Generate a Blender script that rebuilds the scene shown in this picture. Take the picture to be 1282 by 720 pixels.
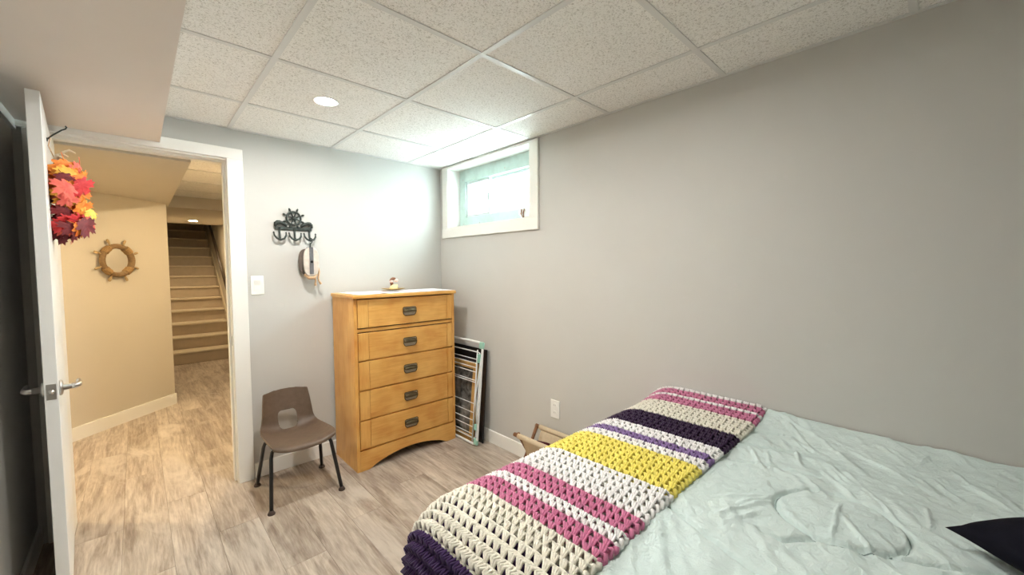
import bpy, bmesh, math, random
from mathutils import Vector, Matrix, noise
for o in list(bpy.data.objects): bpy.data.objects.remove(o, do_unlink=True)
SC = bpy.context.scene
COL = SC.collection
R = math.radians
PI = math.pi
random.seed(7)

# ------------------------------------------------------------------ camera
CAM_Z = 1.379
CEIL = 2.247
yaw, pitch, roll = R(43.39), R(-2.89), R(-0.29)
fw = Vector((math.sin(yaw)*math.cos(pitch), math.cos(yaw)*math.cos(pitch), math.sin(pitch)))
r0 = Vector((math.cos(yaw), -math.sin(yaw), 0)); u0 = r0.cross(fw)
cx = math.cos(roll)*r0 + math.sin(roll)*u0
cy = -math.sin(roll)*r0 + math.cos(roll)*u0
cam = bpy.data.cameras.new('camera'); camo = bpy.data.objects.new('camera', cam); COL.objects.link(camo)
cam.sensor_width = 36; cam.lens = 497.1/1282*36; cam.clip_start = 0.05; cam.clip_end = 100
m3 = Matrix((cx, cy, -fw)).transposed()
camo.matrix_world = Matrix.Translation((0, 0, CAM_Z)) @ m3.to_4x4()
SC.camera = camo

# ------------------------------------------------------------------ sky and exposure
wd = bpy.data.worlds.new('sky'); SC.world = wd; wd.use_nodes = True
bg = wd.node_tree.nodes['Background']
SKY = 0.72
bg.inputs[0].default_value = (0.80, 0.97, 1.0, 1); bg.inputs[1].default_value = SKY
SC.view_settings.view_transform = 'Standard'; SC.view_settings.look = 'None'
SC.view_settings.gamma = 1; SC.view_settings.use_curve_mapping = False
SC.view_settings.exposure = 5.52
POT_ROOM = 21.0      # emission of the recessed lamps in the bedroom, seen and added
POT_HALL = 27.0      # emission of the recessed lamps in the hall
# a light portal in the window opening, so the sky outside is sampled through it
pl = bpy.data.lights.new('window_portal', 'AREA'); pl.shape = 'RECTANGLE'; pl.size = 0.98; pl.size_y = 0.5
pl.cycles.is_portal = True
po = bpy.data.objects.new('window_portal', pl); COL.objects.link(po)
po.location = (2.02, 2.41, 1.975); po.rotation_euler = (0, R(90), 0)

# ------------------------------------------------------------------ helpers
OFF = {}
class MB:
    """collects verts and faces in world coordinates; build() links ONE mesh object"""
    def __init__(s, M=None): s.v = []; s.f = []; s.mi = []; s.M = M; s.cur = 0
    def add(s, vs, fs):
        b = len(s.v)
        for p in vs:
            p = Vector(p); s.v.append(s.M @ p if s.M else p)
        for f in fs: s.f.append([i+b for i in f]); s.mi.append(s.cur)
    def box(s, x0, y0, z0, x1, y1, z1):
        s.add([(x0,y0,z0),(x1,y0,z0),(x1,y1,z0),(x0,y1,z0),(x0,y0,z1),(x1,y0,z1),(x1,y1,z1),(x0,y1,z1)],
              [(0,3,2,1),(4,5,6,7),(0,1,5,4),(1,2,6,5),(2,3,7,6),(3,0,4,7)]); return s
    def tube(s, pts, r, n=8, closed=False, caps=True):
        pts = [Vector(p) for p in pts]; N = len(pts)
        rr = r if isinstance(r, (list, tuple)) else [r]*N
        up = None; vs = []
        for i, p in enumerate(pts):
            a = pts[(i-1) % N] if (closed or i > 0) else p
            b = pts[(i+1) % N] if (closed or i < N-1) else p
            t = (b-a).normalized()
            if up is None:
                up = Vector((0,0,1)) if abs(t.z) < .9 else Vector((1,0,0))
            e1 = up - t*up.dot(t)
            if e1.length < 1e-6: e1 = t.orthogonal()
            e1.normalize(); up = e1; e2 = t.cross(e1)
            for k in range(n):
                an = 2*PI*k/n; vs.append(p + (e1*math.cos(an) + e2*math.sin(an))*rr[i])
        fs = []
        for i in range(N if closed else N-1):
            j = (i+1) % N
            for k in range(n):
                k2 = (k+1) % n; fs.append((i*n+k, i*n+k2, j*n+k2, j*n+k))
        if caps and not closed:
            fs.append(tuple(range(n-1, -1, -1))); fs.append(tuple((N-1)*n+k for k in range(n)))
        s.add(vs, fs); return s
    def lathe(s, prof, c=(0,0,0), axis='z', n=24):
        ax = {'z': ((1,0,0),(0,1,0),(0,0,1)), 'x': ((0,1,0),(0,0,1),(1,0,0)), 'y': ((0,0,1),(1,0,0),(0,1,0))}
        a, b, d = axis if isinstance(axis, tuple) else ax[axis]
        a, b, d = Vector(a), Vector(b), Vector(d); c = Vector(c); vs = []
        for (r, h) in prof:
            for k in range(n):
                an = 2*PI*k/n; vs.append(c + (a*math.cos(an)+b*math.sin(an))*r + d*h)
        fs = []
        for i in range(len(prof)-1):
            for k in range(n):
                k2 = (k+1) % n; fs.append((i*n+k, i*n+k2, (i+1)*n+k2, (i+1)*n+k))
        if prof[0][0] > 1e-6: fs.append(tuple(range(n-1, -1, -1)))
        if prof[-1][0] > 1e-6: fs.append(tuple((len(prof)-1)*n+k for k in range(n)))
        s.add(vs, fs); return s
    def prism(s, poly, fn, h0, h1):
        n = len(poly)
        vs = [fn(p[0], p[1], h0) for p in poly] + [fn(p[0], p[1], h1) for p in poly]
        fs = [tuple(range(n-1, -1, -1)), tuple(range(n, 2*n))] + [(i, (i+1) % n, n+(i+1) % n, n+i) for i in range(n)]
        s.add(vs, fs); return s
    def grid(s, fn, nu, nv, skip=None):
        vs = [fn(i/nu, j/nv) for i in range(nu+1) for j in range(nv+1)]
        fs = []
        for i in range(nu):
            for j in range(nv):
                if skip and skip(i, j): continue
                a = i*(nv+1)+j; fs.append((a, a+nv+1, a+nv+2, a+1))
        s.add(vs, fs); return s
    def build(s, name, mat, parent=None, smooth=False, bevel=0, solid=0, sub=0, fix=True):
        me = bpy.data.meshes.new(name); off = OFF.get(parent, Vector((0,0,0))) if parent else Vector((0,0,0))
        org = off
        if not parent:                        # a one-mesh thing gets its origin at its own base
            lo = [min(p[i] for p in s.v) for i in range(3)]; hi = [max(p[i] for p in s.v) for i in range(3)]
            org = Vector(((lo[0]+hi[0])/2, (lo[1]+hi[1])/2, lo[2]))
        me.from_pydata([p-org for p in s.v], [], s.f)
        for m in (mat if isinstance(mat, (list, tuple)) else [mat]): me.materials.append(m)
        if any(s.mi): me.polygons.foreach_set('material_index', s.mi)
        if fix:
            bm = bmesh.new(); bm.from_mesh(me); bmesh.ops.recalc_face_normals(bm, faces=bm.faces); bm.to_mesh(me); bm.free()
        if smooth: me.polygons.foreach_set('use_smooth', [True]*len(me.polygons))
        me.update()
        o = bpy.data.objects.new(name, me); COL.objects.link(o)
        if parent: o.parent = parent
        else: o.location = org
        OFF[o] = org
        if solid:
            md = o.modifiers.new('thick', 'SOLIDIFY'); md.thickness = solid; md.offset = 0
        if bevel:
            md = o.modifiers.new('bevel', 'BEVEL'); md.width = bevel; md.segments = 2; md.limit_method = 'ANGLE'
            md.angle_limit = R(40)
        if sub:
            md = o.modifiers.new('sub', 'SUBSURF'); md.levels = sub; md.render_levels = sub
        return o

def tag(o, label=None, cat=None, group=None, kind=None):
    if label: o['label'] = label
    if cat: o['category'] = cat
    if group: o['group'] = group
    if kind: o['kind'] = kind
    return o
def thing(name, loc, label=None, cat=None, group=None, kind=None):
    o = bpy.data.objects.new(name, None); COL.objects.link(o); o.location = loc; o.empty_display_size = .05
    OFF[o] = Vector(loc); return tag(o, label, cat, group, kind)
def copy_to(o, delta, parent=None):
    c = o.copy(); COL.objects.link(c); c.location = Vector(o.location) + Vector(delta)
    if parent: c.parent = parent
    OFF[c] = OFF[o] + Vector(delta); return c

# ------------------------------------------------------------------ materials
def srgb(r, g, b):
    f = lambda c: (c/255/12.92) if c/255 <= .04045 else ((c/255+.055)/1.055)**2.4
    return (f(r), f(g), f(b), 1)
class NT:
    def __init__(s, name):
        s.m = bpy.data.materials.new(name); s.m.use_nodes = True; s.t = s.m.node_tree; s.n = s.t.nodes
        s.b = s.n['Principled BSDF']
    def new(s, t, **k):
        n = s.n.new(t)
        for a, v in k.items(): setattr(n, a, v)
        return n
    def link(s, a, b): s.t.links.new(a, b)
    def coords(s, kind='Object', scale=(1,1,1), rot=(0,0,0), rnd=False):
        tc = s.new('ShaderNodeTexCoord'); mp = s.new('ShaderNodeMapping')
        mp.inputs['Scale'].default_value = scale; mp.inputs['Rotation'].default_value = rot
        s.link(tc.outputs[kind], mp.inputs[0])
        if rnd:
            oi = s.new('ShaderNodeObjectInfo'); mu = s.new('ShaderNodeMath', operation='MULTIPLY'); mu.inputs[1].default_value = 37.0
            s.link(oi.outputs['Random'], mu.inputs[0]); s.link(mu.outputs[0], mp.inputs['Location'])
            s.rand = oi.outputs['Random']
        return mp.outputs[0]
    def noise(s, co, scale, detail=4, rough=.55, dist=0):
        n = s.new('ShaderNodeTexNoise'); n.inputs['Scale'].default_value = scale; n.inputs['Detail'].default_value = detail
        n.inputs['Roughness'].default_value = rough; n.inputs['Distortion'].default_value = dist
        s.link(co, n.inputs['Vector']); return n.outputs['Fac']
    def ramp(s, fac, stops):
        r = s.new('ShaderNodeValToRGB'); e = r.color_ramp.elements
        while len(e) < len(stops): e.new(.5)
        for i, (p, c) in enumerate(stops): e[i].position = p; e[i].color = c
        s.link(fac, r.inputs[0]); return r.outputs[0]
    def mix(s, fac, a, b, mode='MIX'):
        m = s.new('ShaderNodeMix', data_type='RGBA', blend_type=mode)
        for sock, v in ((m.inputs[0], fac), (m.inputs[6], a), (m.inputs[7], b)):
            if hasattr(v, 'node'): s.link(v, sock)
            else: sock.default_value = v
        return m.outputs[2]
    def bump(s, h, strength=.2, dist=.01):
        b = s.new('ShaderNodeBump'); b.inputs['Strength'].default_value = strength; b.inputs['Distance'].default_value = dist
        s.link(h, b.inputs['Height']); s.link(b.outputs[0], s.b.inputs['Normal'])
    def col(s, c, rough=.5, metal=0, spec=.5):
        if hasattr(c, 'node'): s.link(c, s.b.inputs['Base Color'])
        else: s.b.inputs['Base Color'].default_value = c
        s.b.inputs['Roughness'].default_value = rough; s.b.inputs['Metallic'].default_value = metal
        s.b.inputs['Specular IOR Level'].default_value = spec
        return s
def simple(name, c, rough=.5, metal=0, spec=.5, var=.06, vs=30, bump=0, bs=200, bd=.002):
    t = NT(name); co = t.coords()
    f = t.noise(co, vs, 3)
    d = tuple(x*(1-var) for x in c[:3])+(1,); l = tuple(min(1, x*(1+var)) for x in c[:3])+(1,)
    t.col(t.ramp(f, [(.3, d), (.7, l)]), rough, metal, spec)
    if bump: t.bump(t.noise(co, bs, 2), bump, bd)
    return t.m
M = {}
M['wall'] = simple('grey_wall_paint', srgb(201,199,194), .6, spec=.25, var=.01, vs=4, bump=.12, bs=420, bd=.001)
M['hall_wall'] = simple('warm_lit_wall_paint', srgb(205,196,180), .6, spec=.25, var=.01, vs=4, bump=.12, bs=420, bd=.001)  # grey wall paint with the warm hall light tinted into its colour
M['soffit'] = simple('soffit_paint', srgb(232,223,216), .6, spec=.2, var=.01, vs=4, bump=.12, bs=420, bd=.001)
M['trim'] = simple('white_trim_paint', srgb(240,238,232), .35, spec=.4, var=.01, vs=3)
M['door'] = simple('white_door_paint', srgb(240,240,238), .35, spec=.4, var=.01, vs=3)
M['grid'] = simple('white_enamel_grid', srgb(222,221,218), .35, spec=.5, var=.01, vs=3)
M['plastic_white'] = simple('white_plastic', srgb(242,241,236), .35, var=.01)
M['sash'] = simple('white_vinyl', srgb(204,210,210), .35, var=.02)
M['frame_wood'] = simple('pale_green_painted_wood', srgb(190,210,204), .5, var=.09, vs=14, bump=.15, bs=60)
M['nickel'] = simple('satin_nickel', srgb(196,192,188), .28, metal=1, var=.03)
M['black_metal'] = simple('black_painted_steel', srgb(26,26,28), .35, var=.1)
M['iron'] = simple('dark_cast_iron', srgb(60,66,62), .5, metal=.5, var=.3, vs=60, bump=.3, bs=150)
M['foot'] = simple('dark_glide', srgb(58,44,38), .5)
M['brass_dark'] = simple('aged_bronze', srgb(88,76,54), .42, metal=.75, var=.2, vs=80)
M['pewter'] = simple('worn_pewter', srgb(176,164,142), .4, metal=.15, var=.12, vs=80)
M['brass'] = simple('polished_brass', srgb(196,160,90), .3, metal=.9, var=.1)
M['mint'] = simple('mint_plastic', srgb(150,200,184), .4, var=.03)
M['white_wire'] = simple('white_coated_wire', srgb(232,236,236), .35, var=.02)
M['dark_board'] = simple('black_board', srgb(24,24,27), .3, var=.2)
M['gold_wood'] = simple('golden_wood_moulding', srgb(196,156,92), .4, var=.12, vs=25)
M['art_dark'] = None
M['canvas'] = simple('tan_canvas', srgb(206,188,160), .9, spec=.1, var=.06, vs=90, bump=.3, bs=500)
M['rail_wood'] = simple('brown_wood', srgb(128,84,50), .45, var=.2, vs=30)
M['maroon'] = simple('dark_maroon_cloth', srgb(70,26,36), .9, spec=.1, var=.3, vs=40, bump=.4, bs=80, bd=.01)
M['cushion'] = simple('black_velvet', srgb(17,17,27), .9, spec=.15, var=.2, vs=40, bump=.2, bs=300)
M['mattress'] = simple('mattress_ticking', srgb(222,222,218), .8)
M['bedframe'] = simple('dark_bed_frame', srgb(52,44,40), .5)
M['rope'] = simple('pale_rope', srgb(206,172,138), .9, spec=.1, var=.15, vs=120, bump=.5, bs=300)
M['block_wood'] = simple('weathered_wood', srgb(204,192,180), .7, var=.12, vs=40)
M['block_dark'] = simple('dark_weathered_wood', srgb(104,92,84), .7, var=.15, vs=40)
M['strap'] = simple('grey_steel_strap', srgb(128,128,132), .4, metal=.6, var=.12, vs=60)
M['drift'] = simple('rope_brown_wood', srgb(134,106,70), .7, var=.2, vs=60, bump=.3, bs=200)
M['binding'] = simple('tan_rope_binding', srgb(166,134,92), .9, spec=.1, var=.2, vs=120, bump=.5, bs=300)
M['handle_wood'] = simple('pale_turned_wood', srgb(176,148,104), .55, var=.15, vs=60)
M['lace'] = simple('white_lace', srgb(246,242,242), .9, spec=.1, var=.05, vs=200, bump=.8, bs=350, bd=.003)
M['cream'] = simple('cream_ceramic', srgb(240,226,170), .3, var=.05)
M['brown_glaze'] = simple('brown_glaze', srgb(130,84,58), .35, var=.2, vs=100)
M['pink_glaze'] = simple('pale_pink_glaze', srgb(240,206,194), .35, var=.05, vs=100)
M['stair'] = simple('stair_paint', srgb(186,170,148), .6, var=.05, vs=12)
M['stair_edge'] = simple('stair_nosing_paint', srgb(206,192,168), .5, var=.05, vs=12)
M['rail_dark'] = simple('dark_handrail', srgb(70,58,46), .4)
M['bounce_ground'] = simple('white_bounce_ground', srgb(238,240,242), .9, spec=.1, var=.02)
M['rubber'] = simple('putty', srgb(120,116,110), .8)
def chair_plastic():
    t = NT('brown_textured_plastic'); co = t.coords()
    t.col(t.ramp(t.noise(co, 40, 4), [(.3, srgb(94,77,62)), (.7, srgb(107,88,72))]), .42, spec=.45)
    t.bump(t.noise(co, 700, 2), .25, .0008); return t.m
M['chair'] = chair_plastic()
def pine(name, axis):
    t = NT(name)
    sc = {'x': (1.2, 14, 14), 'z': (14, 14, 1.2)}[axis]
    co = t.coords('Object', sc, rnd=True)
    a = t.noise(co, 1.5, 6, .6, .8); b = t.noise(co, 7, 4, .6, .2)
    c1 = t.ramp(a, [(.25, srgb(186,116,46)), (.42, srgb(226,166,84)), (.6, srgb(240,186,104)), (.8, srgb(214,148,68))])
    c2 = t.mix(.45, c1, t.ramp(b, [(.3, srgb(186,112,40)), (.7, srgb(246,198,116))]))
    co3 = t.coords('Object', (6,6,6)); k = t.noise(co3, .9, 2)
    c3 = t.mix(.45, c2, t.ramp(k, [(.35, srgb(210,136,54)), (.65, srgb(242,192,110))]))
    t.col(c3, .34, spec=.45); t.bump(b, .06, .002); return t.m
M['pine_x'] = pine('honey_pine_long_grain', 'x'); M['pine_z'] = pine('honey_pine_upright_grain', 'z')
M['groove'] = simple('dark_gap', srgb(96,56,24), .7)
def plank():
    t = NT('weathered_oak_vinyl')
    co = t.coords('Object', (9, .8, 1), rnd=True); rnd = t.rand
    a = t.noise(co, 1.7, 8, .68, .9)
    b = t.noise(co, 9, 5, .6, .3)
    co2 = t.coords('Object', (2.2, .8, 1), rnd=True)
    d = t.noise(co2, 2.0, 4, .6, .8)
    base = t.ramp(a, [(.30, srgb(122,106,94)), (.43, srgb(170,155,142)), (.52, srgb(198,186,174)), (.66, srgb(228,219,208))])
    fine = t.ramp(b, [(.3, srgb(124,110,98)), (.5, srgb(182,170,158)), (.68, srgb(226,218,208))])
    c = t.mix(.4, base, fine)
    worn = t.ramp(d, [(.52, (0,0,0,1)), (.68, (.85,.85,.85,1))])
    c = t.mix(worn, c, srgb(222,214,204))
    dark = t.ramp(d, [(.26, (1,1,1,1)), (.4, (0,0,0,1))])
    c = t.mix(dark, c, t.mix(.5, c, srgb(124,106,92)))
    tone = t.ramp(rnd, [(0, srgb(212,204,196)), (.5, srgb(232,226,218)), (1, srgb(250,245,238))])
    c = t.mix(.75, c, tone, 'MULTIPLY')
    t.col(c, .45, spec=.4); t.bump(b, .12, .002); return t.m
M['plank'] = plank()
M['subfloor'] = simple('plank_joint', srgb(140,126,112), .8)
def tilemat():
    t = NT('fissured_ceiling_tile'); co = t.coords('Object', (1,1,1), rnd=True)
    a = t.noise(co, 150, 4, .7, .8); b = t.noise(co, 75, 3, .7, 1.2)
    w = srgb(247,245,241)
    c = t.mix(t.ramp(a, [(.37, (1,1,1,1)), (.48, (0,0,0,1))]), w, srgb(200,196,189))
    c = t.mix(t.ramp(b, [(.32, (1,1,1,1)), (.4, (0,0,0,1))]), c, srgb(206,202,195))
    t.col(c, .9, spec=.1); t.bump(a, .35, .003); return t.m
M['tile'] = tilemat()
def emis(name, c, s):
    t = NT(name); t.col((.8,.8,.8,1), .5); t.b.inputs['Emission Color'].default_value = c; t.b.inputs['Emission Strength'].default_value = s
    return t.m
M['lamp_room'] = emis('room_lamp_diffuser', (1, .97, .915, 1), POT_ROOM)
M['lamp_added'] = emis('added_lamp_diffuser', (1, .97, .915, 1), POT_ROOM*.95)  # for the added lamp over the bed foot
M['lamp_stairs'] = emis('stair_lamp_diffuser', (1, .78, .48, 1), POT_HALL*.55)
M['lamp_hall'] = emis('hall_lamp_diffuser', (1, .80, .50, 1), POT_HALL)
def glass():
    t = NT('window_glass'); out = t.n['Material Output']
    tr = t.new('ShaderNodeBsdfTransparent'); gl = t.new('ShaderNodeBsdfGlossy'); gl.inputs['Roughness'].default_value = .02
    tr.inputs[0].default_value = (.96,.98,.98,1)
    fr = t.new('ShaderNodeFresnel'); fr.inputs[0].default_value = 1.45
    mx = t.new('ShaderNodeMixShader'); ge = t.new('ShaderNodeNewGeometry'); mu = t.new('ShaderNodeMath', operation='SUBTRACT'); mu.inputs[0].default_value = 1; t.link(ge.outputs['Backfacing'], mu.inputs[1])
    m2 = t.new('ShaderNodeMath', operation='MULTIPLY'); t.link(fr.outputs[0], m2.inputs[0]); t.link(mu.outputs[0], m2.inputs[1]); t.link(m2.outputs[0], mx.inputs[0]); t.link(tr.outputs[0], mx.inputs[1]); t.link(gl.outputs[0], mx.inputs[2])
    t.link(mx.outputs[0], out.inputs[0]); return t.m
M['glass'] = glass()
M['mirror'] = simple('mirror_glass', (.9,.9,.9,1), .03, metal=1, var=0)
def artmat():
    t = NT('dark_print'); co = t.coords('Generated', (1, 2, 2))
    t.col(t.ramp(t.noise(co, 2.2, 4, .6, .5), [(.3, srgb(60,58,56)), (.5, srgb(116,114,110)), (.7, srgb(160,156,150))]), .25); return t.m
M['art_dark'] = artmat()
def comfmat():
    t = NT('pale_mint_quilted_cotton'); co = t.coords()
    t.col(t.ramp(t.noise(co, 3, 4), [(.3, srgb(206,222,219)), (.7, srgb(217,231,228))]), .75, spec=.2)
    b1 = t.noise(t.coords('Object', (1,1,1), (0,0,R(35))), 34, 5, .65, 1.6)
    t.bump(b1, .6, .010); t.b.inputs['Sheen Weight'].default_value = .1; return t.m
M['comforter'] = comfmat()
def yarn(name, c):
    t = NT(name); co = t.coords()
    d = tuple(x*.84 for x in c[:3])+(1,); l = tuple(min(1, x*1.1) for x in c[:3])+(1,)
    t.col(t.ramp(t.noise(co, 160, 3), [(.3, d), (.7, l)]), .85, spec=.15)
    t.bump(t.noise(t.coords('Object', (1,1,1), (0,0,.6)), 500, 3), .5, .002); t.b.inputs['Sheen Weight'].default_value = .15; return t.m
YC = {'white': srgb(240,238,236), 'cream': srgb(234,229,214), 'pink': srgb(204,124,156), 'purple': srgb(64,42,84),
      'aubergine': srgb(46,24,56), 'lavender': srgb(134,108,158), 'yellow': srgb(240,224,112)}
for k, c in YC.items(): M['yarn_'+k] = yarn(k+'_yarn', c)
def leafm(name, c1, c2):
    t = NT(name); co = t.coords('Object', (1,1,1), rnd=True)
    t.col(t.ramp(t.noise(co, 22, 4, .6, .5), [(.3, c1), (.65, c2)]), .55, spec=.3); t.b.inputs['Subsurface Weight'].default_value = 0
    return t.m
LEAF = [leafm('orange_leaf', srgb(226,92,26), srgb(246,160,66)), leafm('scarlet_leaf', srgb(190,30,40), srgb(226,70,70)),
        leafm('burgundy_leaf', srgb(84,26,34), srgb(130,44,46)), leafm('golden_leaf', srgb(226,150,40), srgb(246,196,84)),
        leafm('coral_leaf', srgb(226,90,84), srgb(244,130,110)), leafm('yellow_leaf', srgb(226,196,70), srgb(244,226,110))]

# ------------------------------------------------------------------ room shell
XL, XR, YB, YF = -0.405, 1.991, 3.028, -1.35        # left wall, right wall, back wall, wall behind the camera
S = 'structure'
SOF = 0.124; SOFZ = 2.092
OX0, OX1, OZ = -0.285, 0.427, 2.053                 # door opening
def struct(mb, name, mat, parent=None, **k): return tag(mb.build(name, mat, parent, **k), kind=S)
# floor: sub floor plus individual planks
fl = struct(MB().box(-1.75, YF-.1, -.06, XR+.1, 11.0, -.0025), 'floor', M['subfloor'])
PW, PL, G = .182, 1.22, .0005
shared = {}
col0 = -1.74; ncol = int((XR+.02-col0)/PW)+1
for i in range(ncol):
    x0 = col0+i*PW; x1 = min(x0+PW, XR+.02)
    if x1-x0 < .01: continue
    ymax = 7.42; y = YF-.02 - ((i*0.437) % 1)*PL
    while y < ymax:
        y0 = max(y, YF-.02); y1 = min(y+PL, ymax)
        if y1-y0 > .03 and not (x1 < XL-.02 and y1 < YB):
            key = (round(x1-x0, 3), round(y1-y0, 3))
            if key in shared:
                o = shared[key].copy(); COL.objects.link(o); o.location = Vector(((x0+x1)/2, (y0+y1)/2, -.0024)) - OFF[fl]
            else:
                w, l = (x1-x0)/2-G, (y1-y0)/2-G; c = .0009
                mb = MB(); zt = 0
                vs = [(-w,-l,-.0024),(w,-l,-.0024),(w,l,-.0024),(-w,l,-.0024),(-w,-l,-c),(w,-l,-c),(w,l,-c),(-w,l,-c),
                      (-w+c,-l+c,zt),(w-c,-l+c,zt),(w-c,l-c,zt),(-w+c,l-c,zt)]
                mb.add(vs, [(0,1,5,4),(1,2,6,5),(2,3,7,6),(3,0,4,7),(4,5,9,8),(5,6,10,9),(6,7,11,10),(7,4,8,11),(8,9,10,11)])
                OFF[None] = Vector((0,0,0))
                o = mb.build('plank', M['plank']); me = o.data
                # recentre: build() moved the origin to the base
                o.parent = fl; o.location = Vector(((x0+x1)/2, (y0+y1)/2, -.0024)) - OFF[fl]; shared[key] = o
            if key in shared and o is not shared[key]: o.location.z = -.0024 - OFF[fl].z; o.parent = fl
        y += PL

# back wall with the door opening
YB2 = YB+.115
wb = MB(); wb.box(OX1+.018, YB, 0, XR, YB2, CEIL+.15); wb.box(XL-.1, YB, 0, OX0-.018, YB2, CEIL+.15); wb.box(OX0-.018, YB, OZ+.018, OX1+.018, YB2, CEIL+.15)
struct(wb, 'wall_back', M['wall'])
# right wall with the window opening
WY0, WY1, WZ0, WZ1 = 1.905, 2.905, 1.715, 2.236
XR2 = XR+.26
wr = MB(); wr.box(XR, YF-.1, 0, XR2, WY0, CEIL+.15); wr.box(XR, WY1, 0, XR2, YB2, CEIL+.15)
wr.box(XR, WY0, 0, XR2, WY1, WZ0); wr.box(XR, WY0, WZ1, XR2, WY1, CEIL+.15)
struct(wr, 'wall_right', M['wall'])
struct(MB().box(XL-.1, YF-.1, 0, XL, YB, CEIL+.15), 'wall_left', M['wall'])
struct(MB().box(XL, YF-.1, 0, XR, YF, CEIL+.15), 'wall_front', M['wall'])
# soffit boxed in along the left side of the room
struct(MB().box(XL, YF, SOFZ, SOF, YB, CEIL+.02), 'ceiling', M['soffit'])
struct(MB().box(XL, YF, SOFZ-.042, XL+.014, YB, SOFZ), 'trim_1', M['trim'])
# suspended ceiling: deck, grid bars, lay-in tiles
ce = struct(MB().box(SOF, YF, CEIL+.09, XR, YB, CEIL+.15), 'ceiling', M['tile'])
TX = [SOF] + [.45+.61*k for k in range(3)] + [XR]
TY = [YF] + [2.513-.61*j for j in range(6, -1, -1)] + [YB]
TY = sorted(v for v in TY if YF <= v <= YB)
bw = .012
for x in TX[1:-1]:
    mb = MB().box(x-bw, YF, CEIL, x+bw, YB, CEIL+.003).box(x-.0015, YF, CEIL+.003, x+.0015, YB, CEIL+.03); mb.build('ceiling_grid_bar', M['grid'], ce)
for y in TY[1:-1]:
    for a, b in zip(TX[:-1], TX[1:]):
        MB().box(a+bw, y-bw, CEIL+.0003, b-bw, y+bw, CEIL+.003).build('ceiling_grid_bar', M['grid'], ce)
MB().box(XR-.02, YF, CEIL, XR, YB, CEIL+.003).build('wall_angle', M['grid'], ce)
MB().box(SOF, YB-.02, CEIL, XR-.02, YB, CEIL+.003).build('wall_angle', M['grid'], ce)
tsh = {}
for a, b in zip(TX[:-1], TX[1:]):
    for c, d in zip(TY[:-1], TY[1:]):
        if d-c < .03: continue
        lamp = abs((a+b)/2-.755) < .02 and (abs((c+d)/2-2.208) < .02 or abs((c+d)/2-.988) < .02)
        key = (round(b-a, 3), round(d-c, 3), lamp)
        ctr = Vector(((a+b)/2, (c+d)/2, CEIL+.0035))
        if key in tsh:
            o = tsh[key].copy(); COL.objects.link(o); o.location = ctr-OFF[ce]
        else:
            w, l = (b-a)/2-.003, (d-c)/2-.003; mb = MB()
            if lamp:
                n = 24; rr = .054; ring = []
                vs = [(rr*math.cos(2*PI*k/n), rr*math.sin(2*PI*k/n), 0) for k in range(n)]
                def sq(k):
                    an = 2*PI*k/n; ca, sa = math.cos(an), math.sin(an); m_ = max(abs(ca)/w, abs(sa)/l); return (ca/m_, sa/m_, 0)
                vs += [sq(k) for k in range(n)]
                vs += [(p[0], p[1], .015) for p in vs]
                fs = []
                for k in range(n):
                    k2 = (k+1) % n; fs += [(k, k2, n+k2, n+k), (2*n+k, 3*n+k, 3*n+k2, 2*n+k2), (k, 2*n+k, 2*n+k2, k2), (n+k, n+k2, 3*n+k2, 3*n+k)]
                mb.add(vs, fs)
            else: mb.box(-w, -l, 0, w, l, .015)
            o = mb.build('ceiling_tile', M['tile']); o.location = ctr-OFF[ce]; tsh[key] = o
        o.parent = ce

# baseboards
BH = .1
struct(MB().box(.518, YB-.014, 0, XR, YB, BH), 'baseboard_back', M['trim'], bevel=.003)
struct(MB().box(XR-.014, YF, 0, XR, YB-.014, BH), 'baseboard_right', M['trim'], bevel=.003)
struct(MB().box(XL, YF, 0, XL+.014, YB, BH), 'baseboard_left', M['trim'], bevel=.003)
struct(MB().box(XL+.014, YF, 0, XR-.014, YF+.014, BH), 'baseboard_front', M['trim'], bevel=.003)
# door casing and jambs
CW = .088
yc = YB-.018
c = MB().box(OX1+.003, yc, 0, OX1+CW, YB, OZ-.003+.012); struct(c, 'trim_2', M['trim'], bevel=.003)
c = MB().box(OX0-CW-.02, yc, OZ+.009, OX1+CW, YB, OZ+.074); struct(c, 'trim_3', M['trim'], bevel=.003)
c = MB().box(OX0-CW, yc, 0, OX0-.006, YB, OZ+.009); struct(c, 'trim_4', M['trim'], bevel=.003)
j = MB().box(OX1, YB, 0, OX1+.018, YB2, OZ); j.box(OX1-.011, YB+.045, 0, OX1, YB2-.02, OZ)
jr = struct(j, 'trim_5', M['trim'])
tag(MB().box(OX1-.001, YB+.008, .89, OX1+.0005, YB+.036, .95).build('strike_plate', M['nickel'], jr), 'small metal strike plate')
j = MB().box(OX0-.018, YB, 0, OX0, YB2, OZ); struct(j, 'trim_6', M['trim'])
j = MB().box(OX0-.018, YB, OZ, OX1+.018, YB2, OZ+.018); j.box(OX0, YB+.045, OZ-.011, OX1-.011, YB2-.02, OZ); struct(j, 'trim_7', M['trim'])
c = MB().box(OX1+.003, YB2, 0, OX1+CW, YB2+.016, OZ+.09); c.box(OX0-CW, YB2, OZ+.005, OX1+.003, YB2+.016, OZ+.09); c.box(OX0-CW, YB2, 0, OX0, YB2+.016, OZ+.005); struct(c, 'trim_8', M['trim'])

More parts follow.
